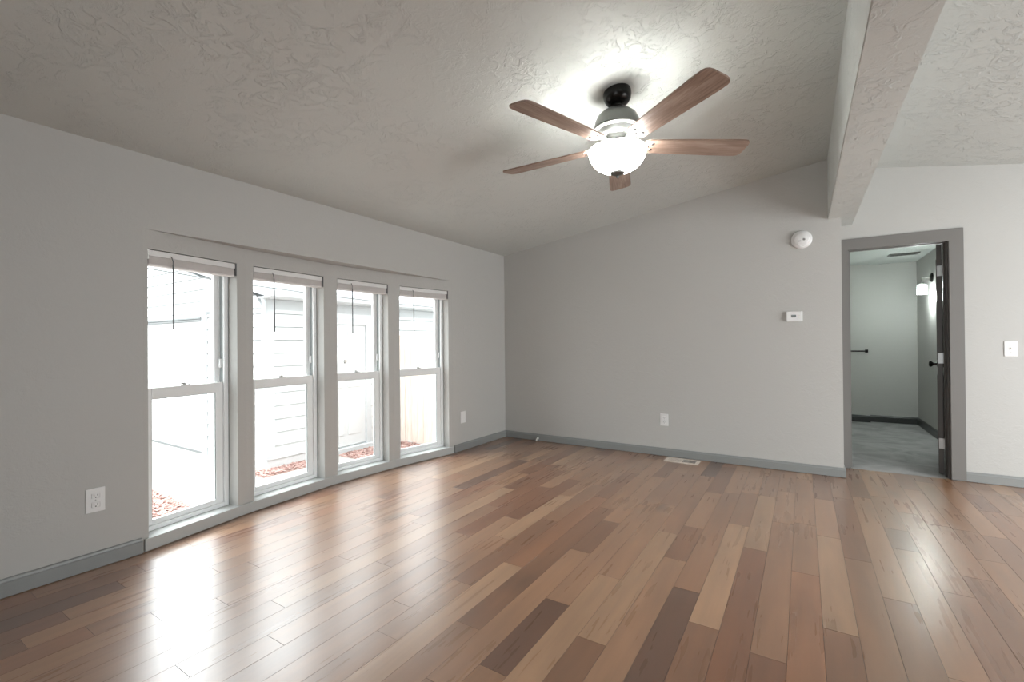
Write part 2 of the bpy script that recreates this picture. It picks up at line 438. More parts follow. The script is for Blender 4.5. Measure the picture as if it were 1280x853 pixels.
out = [(-3.62, .95), (-3.62, 3.95)]
b.prism([(XL-TH, .98), (-3.60, .98), (-3.60, 3.93), (XL-TH, 3.93)], 'z', HZ, HZ+.1)
struct(b.build('ceiling_bow', M['wall']), 'flat soffit over the bow windows', 'ceiling')
# front sill board following the bow, and ledge
b = MB()
def offs(d_in):
    return [(x+d_in, y) for x, y in BOW]
for i in range(4):
    A, d, rz, L = frame_of(i); s0, s1 = OPEN[i]; mt = Matrix.Translation(A) @ Matrix.Rotation(rz, 4, 'Z')
    b.box(0.0, -.016, .004, L, 0, SZ0, bev=.003, mat=mt)
    b.box(s0, 0, SZ0-.006, s1, .105, SZ0, mat=mt)
struct(b.build('trim_bow_sill', M['sill']), 'pale grey board and ledge under the bow windows', 'trim')

# ------------------------------------------------------------------ windows
ORD = ['leftmost', 'second from left', 'third from left', 'rightmost']
SEE = ['looking at the garage door and red mulch', 'looking at the garage corner and its lap siding', 'looking at a white entry door', 'looking at the pale wooden fence']
for i in range(4):
    A, d, rz, L = frame_of(i); s0, s1 = OPEN[i]
    org = A + d*s0; wd = s1-s0
    root = empty('window_%d' % (i+1), (org.x, org.y, SZ0), rz)
    struct(root, 'white single-hung window, %s of the bow, %s' % (ORD[i], SEE[i]), 'window')
    H = SZ1-SZ0; y0 = .10
    fw = .030
    f = MB()      # fixed frame
    f.box(0, y0-.012, 0, fw, y0+.075, H, .003); f.box(wd-fw, y0-.012, 0, wd, y0+.075, H, .003)
    f.box(fw, y0-.010, 0, wd-fw, y0+.075, .026, .003); f.box(fw, y0-.010, H-.03, wd-fw, y0+.075, H, .003)
    # jamb tracks greyed to look recessed; outer edge strips painted as a shadow gap
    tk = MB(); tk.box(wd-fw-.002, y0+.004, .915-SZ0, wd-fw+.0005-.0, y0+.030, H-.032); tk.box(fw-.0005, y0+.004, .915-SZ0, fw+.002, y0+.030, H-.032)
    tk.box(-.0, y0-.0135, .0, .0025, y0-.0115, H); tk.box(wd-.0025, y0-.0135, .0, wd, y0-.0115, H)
    tk.build('track_and_gap_shade', M['gasket_shade'], root)
    f.box(fw, y0+.030, .03, fw+.010, y0+.036, H-.03); f.box(wd-fw-.010, y0+.030, .03, wd-fw, y0+.036, H-.03)
    f.build('window_frame', M['vinyl'], root)
    zm = .922-SZ0
    st = .048
    ls = MB(); ya, yb = y0+.004, y0+.030
    ls.box(fw, ya, .026, fw+st, yb, zm, .003); ls.box(wd-fw-st, ya, .026, wd-fw, yb, zm, .003)
    ls.box(fw+st, ya, .026, wd-fw-st, yb, .026+.032, .003); ls.box(fw+st, ya-.004, zm-.066, wd-fw-st, yb, zm, .003)
    lo = ls.build('lower_sash', M['vinyl'], root)
    q = MB(); q.box(fw+st-.004, ya+.012, .054, wd-fw-st+.004, ya+.016, zm-.062); q.build('pane', M['glass'], lo)
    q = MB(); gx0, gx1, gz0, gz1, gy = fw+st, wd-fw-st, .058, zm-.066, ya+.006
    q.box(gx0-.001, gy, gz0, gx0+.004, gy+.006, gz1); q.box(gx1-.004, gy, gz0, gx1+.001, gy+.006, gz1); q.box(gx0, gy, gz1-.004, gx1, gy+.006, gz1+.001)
    q.build('gasket', M['gasket_shade'], lo)
    # latch on meeting rail
    q = MB(); mid = wd/2
    q.box(mid-.03, ya+.002, zm, mid+.03, yb-.002, zm+.006, .002)
    q.lathe([(0, .006), (.010, .006), (.010, .016), (0, .018)], 14, Matrix.Translation((mid, (ya+yb)/2, zm)))
    q.tube([(mid, (ya+yb)/2, zm+.013), (mid-.02, ya-.004, zm+.015), (mid-.038, ya-.006, zm+.012)], [.006, .005, .004], 8)
    q.build('sash_latch', M['steel'], lo, smooth=True)
    us = MB(); ya, yb = y0+.040, y0+.066; su = .034
    us.box(fw, ya, zm-.035, fw+su, yb, H-.03, .003); us.box(wd-fw-su, ya, zm-.035, wd-fw, yb, H-.03, .003)
    us.box(fw+su, ya, zm-.035, wd-fw-su, yb, zm-.002, .003); us.box(fw+su, ya, H-.07, wd-fw-su, yb, H-.03, .003)
    uo = us.build('upper_sash', M['vinyl'], root)
    q = MB(); q.box(fw+su-.004, ya+.012, zm-.006, wd-fw-su+.004, ya+.016, H-.066); q.build('pane', M['glass'], uo)
    # little sash stops in the track
    q = MB(); q.box(wd-fw-.014, y0+.012, zm+.10, wd-fw, y0+.026, zm+.16, .003); q.box(fw, y0+.012, H-.16, fw+.014, y0+.026, H-.10, .003)
    q.build('sash_stop', M['vinyl'], root)

    # blind raised to the top
    br = empty('window_blind', (org.x, org.y, SZ0), rz)
    tag(br, 'white horizontal blind pulled fully up in the %s window of the bow' % ORD[i], 'blind', 'raised blinds in the bow windows')
    q = MB(); q.box(.006, .008, H-.036, wd-.006, .060, H-.003, .003); q.build('headrail', M['blind'], br)
    q = MB(); q.box(.004, .002, H-.040, wd-.014, .008, H-.006, .002); q.build('valance', M['white'], br)
    q = MB()
    for k in range(9): 
        z = H-.041-k*.0045
        q.box(.010, .010, z-.0032, wd-.010, .058, z, .0008, 1)
    q.build('slat_stack', M['blind'], br)
    q = MB(); q.box(.009, .009, .0, wd-.009, .059, .012, .003)
    ro = q.build('bottom_rail', M['blind'], br); ro.location = (0, 0, H-.0935)
    for xx in (.0008, wd-.0068):
        q = MB(); q.box(xx, .0005, H-.085 if xx > .1 else H-.06, xx+.006, .058, H-.001); q.build('end_bracket', M['steel'] if xx < .1 else M['wand'], br)
    wx = [.131, .150, .143, .160][i]
    q = MB(); tilt = [0, .006, .001, .001][i]
    q.tube([(wx-.004, -.004, H-.03), (wx-.005, -.012, H-.04), (wx, -.012, H-.055), (wx+tilt*.3, -.013, H-.09)], .0028, 8)
    wo_ = q.build('wand_hook', M['wand'], br, smooth=True)
    q = MB(); q.tube([(wx+tilt*.3, -.013, H-.075), (wx+tilt, -.014, 1.27-SZ0)], [.0042, .0042], 6); q.build('tilt_wand', M['wand'], br)

# ------------------------------------------------------------------ baseboards
def baseboard(name, a, b_, label, material, h=HB, inward=None, t=.014):
    a = Vector((*a, 0)); b_ = Vector((*b_, 0)); d = (b_-a); L = d.length; d.normalize()
    n = Vector((-d.y, d.x, 0))
    if n.dot(Vector((*inward, 0))) < 0: n = -n
    prof = [(0, .003), (t, .003), (t, h*.78), (t*.72, h*.84), (t*.62, h*.94), (t*.35, h), (0, h)]
    bm = MB(); q = bm.bm
    v0 = [q.verts.new(a+n*p+Vector((0, 0, z))) for p, z in prof]; v1 = [q.verts.new(b_+n*p+Vector((0, 0, z))) for p, z in prof]
    k = len(prof); fs = [q.faces.new(v0), q.faces.new(v1[::-1])]
    for j in range(k): fs.append(q.faces.new((v0[j], v1[j], v1[(j+1) % k], v0[(j+1) % k])))
    bmesh.ops.recalc_face_normals(q, faces=fs)
    return struct(bm.build(name, material), label, 'baseboard')
baseboard('baseboard_left', (XL, YR), (XL, 1.075), 'grey baseboard left of the bow windows', M['trim'], inward=(1, 0), t=.018, h=.088)
baseboard('baseboard_left', (XL, 3.835), (XL, YB-.014), 'grey baseboard between the bow windows and the corner', M['trim'], inward=(1, 0))
baseboard('baseboard_back', (XL, YB), (XC+.014, YB), 'grey baseboard along the back wall', M['trim'], inward=(0, -1))
baseboard('baseboard_corner', (XC, YB), (XC, YD-.02), 'short grey baseboard around the wall corner by the doorway', M['trim'], inward=(1, 0))
baseboard('baseboard_right', (1.127, YD), (XR, YD), 'grey baseboard right of the doorway', M['trim'], inward=(0, -1))

# ------------------------------------------------------------------ doorway
CX1, CZ = 1.127, 2.100
b = MB()
b.prism([(DX0-.05, 0.002), (DX0+.006, 0.002), (DX0+.006, DZ-.022), (DX1-.006, DZ-.022), (DX1-.006, 0.002), (CX1, 0.002), (CX1, CZ), (DX0-.05, CZ)], 'y', YD-.016, YD, bev=.003)
struct(b.build('trim_door_casing', M['casing']), 'flat warm-grey casing around the doorway', 'trim')
b = MB()
b.box(DX0, YD, .002, DX0+.016, YB2, DZ-.016); b.box(DX0+.0, YD, DZ-.016, DX1, YB2, DZ); 
b.box(DX0+.016, YD+.05, .002, DX0+.026, YD+.085, DZ-.026); b.box(DX0+.016, YD+.05, DZ-.026, DX1-.016, YD+.085, DZ-.016)
jl = struct(b.build('trim_door_jamb', M['casing']), 'grey door jamb on the left side and head of the doorway', 'trim')
b = MB(); b.box(DX1-.016, YD+.001, .002, DX1, YB2, DZ-.017); b.box(DX1-.026, YD+.05, .002, DX1-.016, YD+.085, DZ-.026)
struct(b.build('trim_door_jamb', M['door']), 'dark hinge-side jamb of the doorway', 'trim')

# door leaf, open, seen edge on
ang = rad(90-10.9)
root = empty('door_1', (DX1-.022, YB2+.012, .012), ang)
struct(root, 'dark interior door standing wide open into the bedroom, seen edge-on', 'door')
W, Hd, T = .685, 1.985, .035
b = MB(); b.box(.004, 0, 0, W, T, Hd, .002)
b.build('door_slab', M['door'], root)
# six raised panels both faces
for (x0, x1, z0, z1) in [(x, x+.235, z0, z1) for x in (.09, .365) for z0, z1 in ((.2, .85), (.98, 1.5), (1.6, 1.87))]:
    q = MB(); q.box(x0, -.004, z0, x1, .0, z1, .0018); q.box(x0, T, z0, x1, T+.004, z1, .0018); q.build('panel', M['door'], root)
for hz in (1.758, 1.0, .262):
    q = MB(); q.box(.000, .003, hz-.045, .004, T-.003, hz+.045, .001, 1)
    q.box(-.012, -.014, hz-.045, .002, .004, hz+.045, .002, 1)
    q.lathe([(0, -.047), (.006, -.047), (.006, .047), (0, .047)], 12, Matrix.Translation((-.006, -.012, hz)))
    q.build('hinge', M['steel'], root, smooth=True)
def knob_profile(): return [(0, 0), (.032, 0), (.032, .006), (.014, .010), (.011, .03), (.016, .036), (.027, .046), (.029, .056), (.022, .066), (0, .069)]
for sgn, yy in ((1, T), (-1, 0)):
    q = MB(); q.lathe(knob_profile(), 24, Matrix.Translation((W-.065, yy, .925)) @ Matrix.Rotation(-sgn*math.pi/2, 4, 'X'))
    q.build('door_knob', M['black'], root, smooth=True)

# ------------------------------------------------------------------ bedroom beyond
BX0, BX1, BZ = -.75, 1.335, 2.26
BY, BYJ, XJ = 8.37, 8.28, .80
b = MB(); b.box(BX0-TH, YD+.008, -.02, BX1+TH, BY+TH, -.001)
struct(b.build('floor_bedroom', M['carpet']), 'grey carpet of the bedroom beyond the doorway', 'carpet')
b = MB(); b.box(XJ, BY, 0, BX1+TH, BY+TH, BZ); b.box(BX0-TH, BYJ, 0, XJ, BY+TH, BZ)
struct(b.build('wall_bedroom_back', M['wall']), 'far wall of the bedroom with a shallow step', 'wall')
b = MB(); b.box(BX1, YB2, 0, BX1+TH, BY, BZ)
struct(b.build('wall_bedroom_right', M['wall']), 'right wall of the bedroom carrying the wall lamps', 'wall')
b = MB(); b.box(BX0-TH, YB2, 0, BX0, BYJ, BZ)
struct(b.build('wall_bedroom_left', M['wall']), 'left wall of the bedroom', 'wall')
b = MB(); b.box(BX0-TH, YB2+.02, BZ, BX1+TH, BY+TH, BZ+.1)
struct(b.build('ceiling_bedroom', M['ceil']), 'flat ceiling of the bedroom', 'ceiling')
baseboard('baseboard_bedroom', (BX0, BYJ), (XJ, BYJ), 'dark baseboard on the nearer part of the bedroom far wall', M['dark_trim'], inward=(0, -1), h=.10)
baseboard('baseboard_bedroom', (XJ, BY), (BX1, BY), 'dark baseboard on the stepped-back part of the bedroom far wall', M['dark_trim'], inward=(0, -1), h=.10)
baseboard('baseboard_bedroom', (BX1, YB2+.05), (BX1, BY-.014), 'dark baseboard along the bedroom right wall', M['dark_trim'], inward=(-1, 0), h=.10)

# towel bar
root = empty('towel_bar', (0, BYJ, 1.02))
tag(root, 'thin black wall bar on the far bedroom wall, seen through the doorway', 'rail')
q = MB(); q.tube([(.12, -.06, 0), (.775, -.06, 0)], .009, 12); q.build('bar', M['black'], root, smooth=True)
for x in (.14, .765):
    q = MB(); q.tube([(x, 0, 0), (x, -.066, 0)], .009, 10); q.box(x-.018, -.008, -.022, x+.018, -.0005, .022, .002); q.build('bracket', M['black'], root)

# ceiling vent
root = empty('ceiling_vent', (1.08, 7.55, BZ))
tag(root, 'small grey air vent in the bedroom ceiling', 'vent')
q = MB(); q.box(-.15, -.09, -.008, .15, -.07, -.0005); q.box(-.15, .07, -.008, .15, .09, -.0005); q.box(-.15, -.07, -.008, -.13, .07, -.0005); q.box(.13, -.07, -.008, .15, .07, -.0005)
q.build('vent_frame', M['pewter'], root)
q = MB()
for k in range(7): q.box(-.13, -.062+k*.02, -.007, .13, -.052+k*.02, -.002)
q.build('louvres', M['pewter'], root)

# wall lamps
def emis(name, col, s, mixdiff=.2):
    m = mat(name, (.9, .9, .9, 1), .3, emit=col, estr=s); return m
M['bulb'] = emis('lit_bulb', (.93, 1, .97), SCONCE_GLOW)
m = bpy.data.materials.new('clear_shade_glass'); m.use_nodes = True; t = m.node_tree; t.nodes.clear()
o_ = t.nodes.new('ShaderNodeOutputMaterial'); mx = t.nodes.new('ShaderNodeMixShader'); tr = t.nodes.new('ShaderNodeBsdfTransparent'); gl = t.nodes.new('ShaderNodeBsdfTranslucent'); g2 = t.nodes.new('ShaderNodeBsdfGlossy'); m2 = t.nodes.new('ShaderNodeMixShader')
mx.inputs[0].default_value = .35; m2.inputs[0].default_value = .12; g2.inputs['Roughness'].default_value = .08; gl.inputs[0].default_value = (.95, 1, .98, 1)
t.links.new(tr.outputs[0], mx.inputs[1]); t.links.new(gl.outputs[0], mx.inputs[2]); t.links.new(mx.outputs[0], m2.inputs[1]); t.links.new(g2.outputs[0], m2.inputs[2]); t.links.new(m2.outputs[0], o_.inputs[0])
M['shade'] = m
def sconce(y, label):
    root = empty('wall_lamp', (BX1, y, 1.93)); tag(root, label, 'lamp', 'lamps on the bedroom right wall')
    q = MB(); q.lathe([(0, .0), (.055, .0), (.055, .012), (.04, .022), (0, .024)], 28, Matrix.Translation((-.0005, 0, 0)) @ Matrix.Rotation(-math.pi/2, 4, 'Y')); q.build('wall_plate', M['black'], root, smooth=True)
    q = MB(); q.tube([(-.02, 0, 0), (-.06, 0, .004), (-.10, 0, 0), (-.098, 0, -.02), (-.098, 0, -.05)], .006, 10)
    q.tube([(-.03, -.0, -.03), (-.03, 0, -.035), (-.098, 0, -.035)], .004, 8); q.build('arm', M['steel'], root, smooth=True)
    q = MB(); q.lathe([(0, 0), (.02, 0), (.028, -.012), (.028, -.03), (0, -.03)], 20, Matrix.Translation((-.098, 0, -.05))); q.build('socket', M['steel'], root, smooth=True)
    q = MB(); q.lathe([(.030, -.0), (.050, -.006), (.050, -.125), (.046, -.125), (.046, -.010), (.030, -.004)], 32, Matrix.Translation((-.098, 0, -.075))); q.build('lamp_shade', M['shade'], root, smooth=True)
    q = MB(); q.lathe([(0, -.0), (.013, -.002), (.015, -.02), (.028, -.05), (.030, -.068), (.022, -.088), (0, -.096)], 20, Matrix.Translation((-.098, 0, -.082))); q.build('bulb', M['bulb'], root, smooth=True)
    l = bpy.data.lights.new('wall_lamp_light', 'POINT'); l.energy = SCONCE_BULB; l.color = (.90, 1, .96); l.shadow_soft_size = .05
    lo = bpy.data.objects.new('wall_lamp_light', l); COL.objects.link(lo); lo.location = (BX1-.098, y, 1.93-.23)
sconce(7.45, 'lit glass wall lamp on the bedroom right wall, farther one, fully seen')
sconce(6.36, 'lit glass wall lamp on the bedroom right wall, nearer one, glimpsed behind the open door')

# ------------------------------------------------------------------ wall fittings
def outlet(loc, rz, label, w_=.074, h_=.122, kind='outlet'):
    root = empty('wall_outlet' if kind == 'outlet' else ('light_switch' if kind == 'switch' else 'blank_wall_plate'), loc, rz)
    tag(root, label, {'outlet': 'outlet', 'switch': 'light switch', 'blank': 'wall plate'}[kind])
    q = MB(); q.box(-w_/2, -.006, -h_/2, w_/2, -.0003, h_/2, .0025); q.build('cover_plate', M['white'], root)
    if kind == 'outlet':
        for z in (.024, -.024):
            q = MB(); q.box(-.017, -.0085, z-.014, .017, -.006, z+.014, .004, 3); ro = q.build('receptacle', M['white'], root)
            q = MB(); q.box(-.0085, -.0089, z-.002, -.006, -.0086, z+.008); q.box(.006, -.0092, z-.001, .0085, -.0086, z+.007)
            q.lathe([(0, 0), (.003, 0), (.003, .0006), (0, .0006)], 10, Matrix.Translation((0, -.0086, z-.008)) @ Matrix.Rotation(math.pi/2, 4, 'X')); q.build('slots', M['dark'], ro)
        q = MB(); q.lathe([(0, 0), (.0032, 0), (.002, .0012), (0, .0014)], 12, Matrix.Translation((0, -.006, 0)) @ Matrix.Rotation(math.pi/2, 4, 'X')); q.build('screw', M['steel'], root)
    elif kind == 'switch':
        q = MB(); q.box(-.006, -.0075, -.013, .006, -.006, .013, .001); q.build('toggle_surround', M['white'], root)
        q = MB(); q.box(-.0035, -.016, -.002, .0035, -.006, .007, .0012); q.build('toggle', M['offwhite'], root)
        for z in (.03, -.03):
            q = MB(); q.lathe([(0, 0), (.003, 0), (.002, .0012), (0, .0014)], 12, Matrix.Translation((0, -.006, z)) @ Matrix.Rotation(math.pi/2, 4, 'X')); q.build('screw', M['steel'], root)
    else:
        for z in (.03, -.03):
            q = MB(); q.lathe([(0, 0), (.003, 0), (.002, .0012), (0, .0014)], 12, Matrix.Translation((0, -.006, z)) @ Matrix.Rotation(math.pi/2, 4, 'X')); q.build('screw', M['white'], root)
outlet((XL, .874, .360), math.pi/2, 'white double power outlet low on the left wall, left of the windows', .080, .126)
outlet((XL, 3.985, .365), math.pi/2, 'white wall plate low on the left wall between windows and corner', .085, .128, 'blank')
outlet((-1.216, YB, .372), 0, 'white power outlet low on the back wall above the floor register', .082, .122)
outlet((1.395, YD, 1.095), 0, 'white single toggle light switch right of the doorway', .076, .122, 'switch')

# thermostat
root = empty('thermostat', (-.065, YB, 1.391)); tag(root, 'small white wall thermostat with dark screen', 'thermostat')
q = MB(); q.box(-.062, -.004, -.046, .062, -.0003, .046, .002); q.box(-.060, -.026, -.044, .060, -.004, .044, .005, 3); q.build('housing', M['white'], root)
q = MB(); q.box(-.024, -.0272, -.008, .014, -.0262, .014, .0003, 1); q.build('screen', M['lcd'], root)
for k in range(2):
    q = MB(); q.box(.030, -.028, .004-.022*k, .044, -.026, .012-.022*k, .0008); q.build('button', M['offwhite'], root)

# smoke detector
root = empty('smoke_detector', (-.003, YB, 2.073)); tag(root, 'round white smoke detector high on the back wall', 'smoke detector')
mt = Matrix.Rotation(math.pi/2, 4, 'X')
q = MB(); q.lathe([(0, .0005), (.080, .0005), (.080, .012), (.074, .022), (.062, .028), (0, .028)], 48, mt); q.build('base_ring', M['white'], root, smooth=True)
q = MB(); q.lathe([(.060, .028), (.056, .040), (.046, .047), (0, .049)], 48, mt); q.build('cap', M['white'], root, smooth=True)
q = MB(); q.lathe([(0, 0), (.010, 0), (.010, .003), (0, .003)], 18, Matrix.Translation((.018, -.048, -.006)) @ mt); q.build('test_button', M['steel'], root, smooth=True)
q = MB(); q.box(-.03, -.0492, -.022, -.005, -.047, -.014, .0006); q.build('slot', M['pewter'], root)

# floor register
root = empty('floor_register', (-1.017, 4.712, 0), rad(-1.0)); tag(root, 'beige metal floor register at the foot of the back wall', 'floor register')
q = MB(); a, c = .158, .088
q.box(-a, -c, .0003, a, -c+.028, .005, .0015); q.box(-a, c-.028, .0003, a, c, .005, .0015)
q.box(-a, -c+.028, .0003, -a+.030, c-.028, .005); q.box(a-.030, -c+.028, .0003, a, c-.028, .005); q.box(-.003, -c+.028, .0003, .003, c-.028, .005)
q.build('register_frame', M['register'], root)
q = MB()
for k in range(13): 
    x = -a+.034+k*.0096; q.box(x, -c+.028, .0012, x+.0062, c-.028, .0042)
q.build('louvres', M['register'], root)
q = MB()
for k in range(3): q.box(.003, -c+.044+k*.036, .0012, a-.030, -c+.050+k*.036, .0036)
q.build('crossbars', M['register'], root)
q = MB(); q.box(-a+.02, -c+.02, .0002, a-.02, c-.02, .0008); q.build('duct_opening', M['dark'], root)

# door stop
root = empty('cable_stub', (-2.70, YB-.014, .028)); tag(root, 'small pale stub poking out at the foot of the back wall near the corner', 'cable')
q = MB(); q.tube([(0, .0, .004), (0, -.02, .004), (0, -.032, -.006), (.001, -.036, -.024)], [.007, .007, .007, .007], 10); q.build('stub', M['offwhite'], root, smooth=True)
q = MB(); q.lathe([(0, 0), (.014, 0), (.014, .004), (.006, .006), (0, .006)], 16, Matrix.Translation((0, 0, .004)) @ mt); q.build('collar', M['white'], root, smooth=True)

# ------------------------------------------------------------------ ceiling fan
FX, FY = -.88, 2.52; FZ = ZC(FX)
root = empty('ceiling_fan', (FX, FY, FZ)); tag(root, 'five-blade ceiling fan with pewter housing and lit white glass bowl', 'ceiling fan')
tilt = Matrix.Rotation(-math.atan(SL), 4, 'Y')
q = MB(); q.lathe([(0, -.0005), (.076, -.0005), (.079, -.012), (.078, -.030), (.072, -.052), (.058, -.070), (.036, -.078), (0, -.078)], 48, tilt)
q.build('canopy', M['black'], root, smooth=True)
q = MB(); q.lathe([(0, -.055), (.026, -.058), (.032, -.074), (.032, -.088), (.024, -.094), (.024, -.104), (.040, -.108), (.042, -.120), (0, -.122)], 32)
q.build('hanger_ball', M['black'], root, smooth=True)
q = MB(); q.lathe([(0, -.108), (.055, -.110), (.085, -.122), (.108, -.142), (.122, -.170), (.128, -.200), (.130, -.212), (.126, -.216), (.0, -.216)], 64)
q.build('motor_housing', M['pewter'], root, smooth=True)
M['band'] = mat('polished_band', (.62, .63, .62, 1), .28, .6)
q = MB(); q.lathe([(.0, -.2165), (.128, -.2165), (.131, -.222), (.124, -.228), (0, -.229)], 64); q.build('accent_ring', M['band'], root, smooth=True)
q = MB(); q.lathe([(0, -.229), (.112, -.229), (.106, -.248), (.094, -.262), (.080, -.268), (0, -.269)], 64); q.build('switch_cap', M['pewter'], root, smooth=True)
q = MB(); q.lathe([(0, -.269), (.082, -.269), (.082, -.285), (.060, -.290), (.052, -.318), (0, -.320)], 48); q.build('flywheel', M['pewter'], root, smooth=True)
BZL = -.308      # blade plane, local
RIM = -.330
M['bowl'] = mat('lit_frosted_bowl', (.9, .9, .88, 1), .35, emit=(1, .99, .965), estr=FAN_GLOW)
q = MB()
prof = [(.150, RIM), (.160, RIM-.004), (.163, RIM-.012), (.158, RIM-.022), (.156, RIM-.034), (.150, RIM-.052), (.138, RIM-.074), (.118, RIM-.096), (.090, RIM-.114), (.056, RIM-.126), (.02, RIM-.131),
        (.02, RIM-.127), (.055, RIM-.122), (.088, RIM-.110), (.115, RIM-.092), (.134, RIM-.071), (.146, RIM-.050), (.152, RIM-.034), (.154, RIM-.02), (.150, RIM-.008), (.150, RIM)]
q.lathe(prof, 72); q.build('glass_bowl', M['bowl'], root, smooth=True)
q = MB(); q.lathe([(0, RIM-.118), (.016, RIM-.118), (.016, RIM-.1315), (.040, RIM-.130), (.038, RIM-.138), (.022, RIM-.146), (.008, RIM-.150), (.008, RIM-.158), (.004, RIM-.164), (0, RIM-.165)], 32)
q.build('finial', M['pewter'], root, smooth=True)
q = MB(); q.lathe([(0, -.31), (.007, -.31), (.007, RIM-.125), (0, RIM-.125)], 12); q.lathe([(0, -.318), (.10, -.318), (.10, -.322), (0, -.322)], 32)
q.build('light_fitter', M['pewter'], root, smooth=True)

def blade_mesh():
    q = MB(); bm = q.bm
    # outline: half-widths along the radius
    st = [(.150, .040), (.158, .050), (.175, .056), (.25, .060), (.40, .066), (.55, .071), (.68, .074), (.715, .073), (.732, .068), (.743, .056), (.748, .035)]
    up = [(x, w) for x, w in st]; out = up + [(x, -w) for x, w in reversed(up)]
    top = [bm.verts.new((x, y, .004)) for x, y in out]; bot = [bm.verts.new((x, y, -.004)) for x, y in out]
    bm.faces.new(top); bm.faces.new(bot[::-1]); n = len(out)
    for i in range(n): bm.faces.new((top[i], bot[i], bot[(i+1) % n], top[(i+1) % n]))
    bmesh.ops.recalc_face_normals(bm, faces=bm.faces)
    return q
def screw_mesh(x, y):
    q = MB()
    if 1:
        q.lathe([(0, -.0005), (.0095, -.0005), (.008, -.003), (0, -.004)], 14, Matrix.Translation((x, y, -.004)))
    return q
def iron_mesh():
    q = MB(); bm = q.bm
    q.prism([(.045, -.018), (.10, -.016), (.150, -.032), (.205, -.036), (.222, -.02), (.222, .02), (.205, .036), (.150, .032), (.10, .016), (.045, .018)], 'z', .0045, .0105, bev=.001)
    return q
proto = {}
for k in range(5):
    a = rad(35.7+72*k)
    mt = Matrix.Rotation(a, 4, 'Z') @ Matrix.Translation((0, 0, BZL)) @ Matrix.Rotation(rad(-11), 4, 'X')
    if k == 0:
        bl = blade_mesh().build('blade', M['blade'], root); ir = iron_mesh().build('blade_iron', M['pewter'], bl); sc = [screw_mesh(x, y).build('screw', M['screw'], bl) for x, y in ((.198, .026), (.198, -.026), (.172, 0))]
        proto = (bl, ir, *sc); bl.matrix_local = mt
    else:
        bl = proto[0].copy(); COL.objects.link(bl); bl.parent = root; bl.matrix_local = mt
        for c in proto[1:]:
            d = c.copy(); COL.objects.link(d); d.parent = bl
for k in range(3):
    a = rad(20+120*k)
    l = bpy.data.lights.new('fan_bulb_light', 'POINT'); l.energy = FAN_BULB; l.color = (.97, 1, .975); l.shadow_soft_size = .055
    lo = bpy.data.objects.new('fan_bulb_light', l); COL.objects.link(lo); lo.location = (FX+.075*math.cos(a), FY+.075*math.sin(a), FZ+RIM-.030)

# ------------------------------------------------------------------ outside
G = -.5
b = MB(); b.box(-30, -20, G-.2, -3.45, 40, G)
struct(b.build('ground_patio', M['concrete']), 'pale concrete patio outside the bow windows', 'patio')
def joint(x0, y0, x1, y1):
    pass

GX, GY = -6.10, 3.46       # garage corner
EX = .18                   # siding exposure
def siding(bm, length, z0, z1, mtx, clip=None):
    """lap boards along local x, facing local -y; clip(z) -> (x0,x1)"""
    z = z0
    while z < z1-.01:
        zt = min(z+EX-.007, z1)
        if clip: x0, x1 = clip(zt)
        else: x0, x1 = 0, length
        if x1-x0 > .02:
            b0, b1 = (clip(z) if clip else (x0, x1))
            vs = [(b0, -.030, z), (b1, -.030, z), (x1, -.006, zt), (x0, -.006, zt), (b0, 0.02, z), (b1, 0.02, z), (x1, .02, zt), (x0, .02, zt)]
            V = [bm.bm.verts.new(mtx @ Vector(v)) for v in vs]
            fs = [bm.bm.faces.new([V[i] for i in f]) for f in ((0, 1, 2, 3), (4, 7, 6, 5), (0, 4, 5, 1), (3, 2, 6, 7), (0, 3, 7, 4), (1, 5, 6, 2))]
            bmesh.ops.recalc_face_normals(bm.bm, faces=fs)
        z += EX
garage = empty('garage', (0, 0, 0)); tag(garage, 'white lap-sided garage with low gable roof across the patio', 'garage')
EZ = 1.80       # wall height at eave
ridge_x = -11.2; RS = .25
rake = lambda x: EZ+.05 + RS*(GX-x) if x > ridge_x else EZ+.05 + RS*(GX-ridge_x) - RS*(ridge_x-x)
LXE = -16.3
b = MB()
b.box(LXE, GY+.02, G, GX-.02, 9.5, EZ)                 # body
b.prism([(LXE, EZ), (GX-.02, EZ), (ridge_x, rake(ridge_x)-.03)], 'y', GY+.02, 9.5)
b.build('wall_core', M['siding'], garage)
D0, D1, DT = -10.35, -7.86, 1.56       # garage door opening
b = MB()
IX = Matrix.Identity(4)
# face toward the camera (constant y): boards right of the door, left of it and above
def mtY(x0): return Matrix.Translation((x0, GY, 0))
siding(b, GX-.07-(-7.70), G+.13, 1.66, mtY(-7.70))
siding(b, D0-.14-LXE, G+.13, 1.66, mtY(LXE))
def clipg(z):
    xr = min(GX-.07, GX-(z-EZ-.0)/RS); xl = max(LXE, ridge_x-(rake(ridge_x)-z)/RS)
    return (xl, xr)
siding(b, 0, 1.69, 2.55, mtY(0), clipg)
# side face (constant x), facing +x : local x -> +y... 
mx_ = Matrix.Translation((GX, GY+.07, 0)) @ Matrix.Rotation(math.pi/2, 4, 'Z')
DY0, DY1, DDT = 4.33, 5.10, 1.49       # entry door
siding(b, DY0-.10-(GY+.07), G+.13, EZ, mx_)
mx2 = Matrix.Translation((GX, DY1+.10, 0)) @ Matrix.Rotation(math.pi/2, 4, 'Z')
siding(b, 9.4-(DY1+.10), G+.13, EZ, mx2)
mx3 = Matrix.Translation((GX, DY0-.10, 0)) @ Matrix.Rotation(math.pi/2, 4, 'Z')
siding(b, DY1-DY0+.20, DDT+.10, EZ, mx3)
b.build('lap_siding', M['siding'], garage)
b = MB(); b.box(-7.72, GY-.01, G, GX+.0, GY+.02, G+.13); b.box(GX-.02, GY, G, GX+.01, 4.25, G+.13); b.box(GX-.02, 5.2, G, GX+.01, 9.4, G+.13)
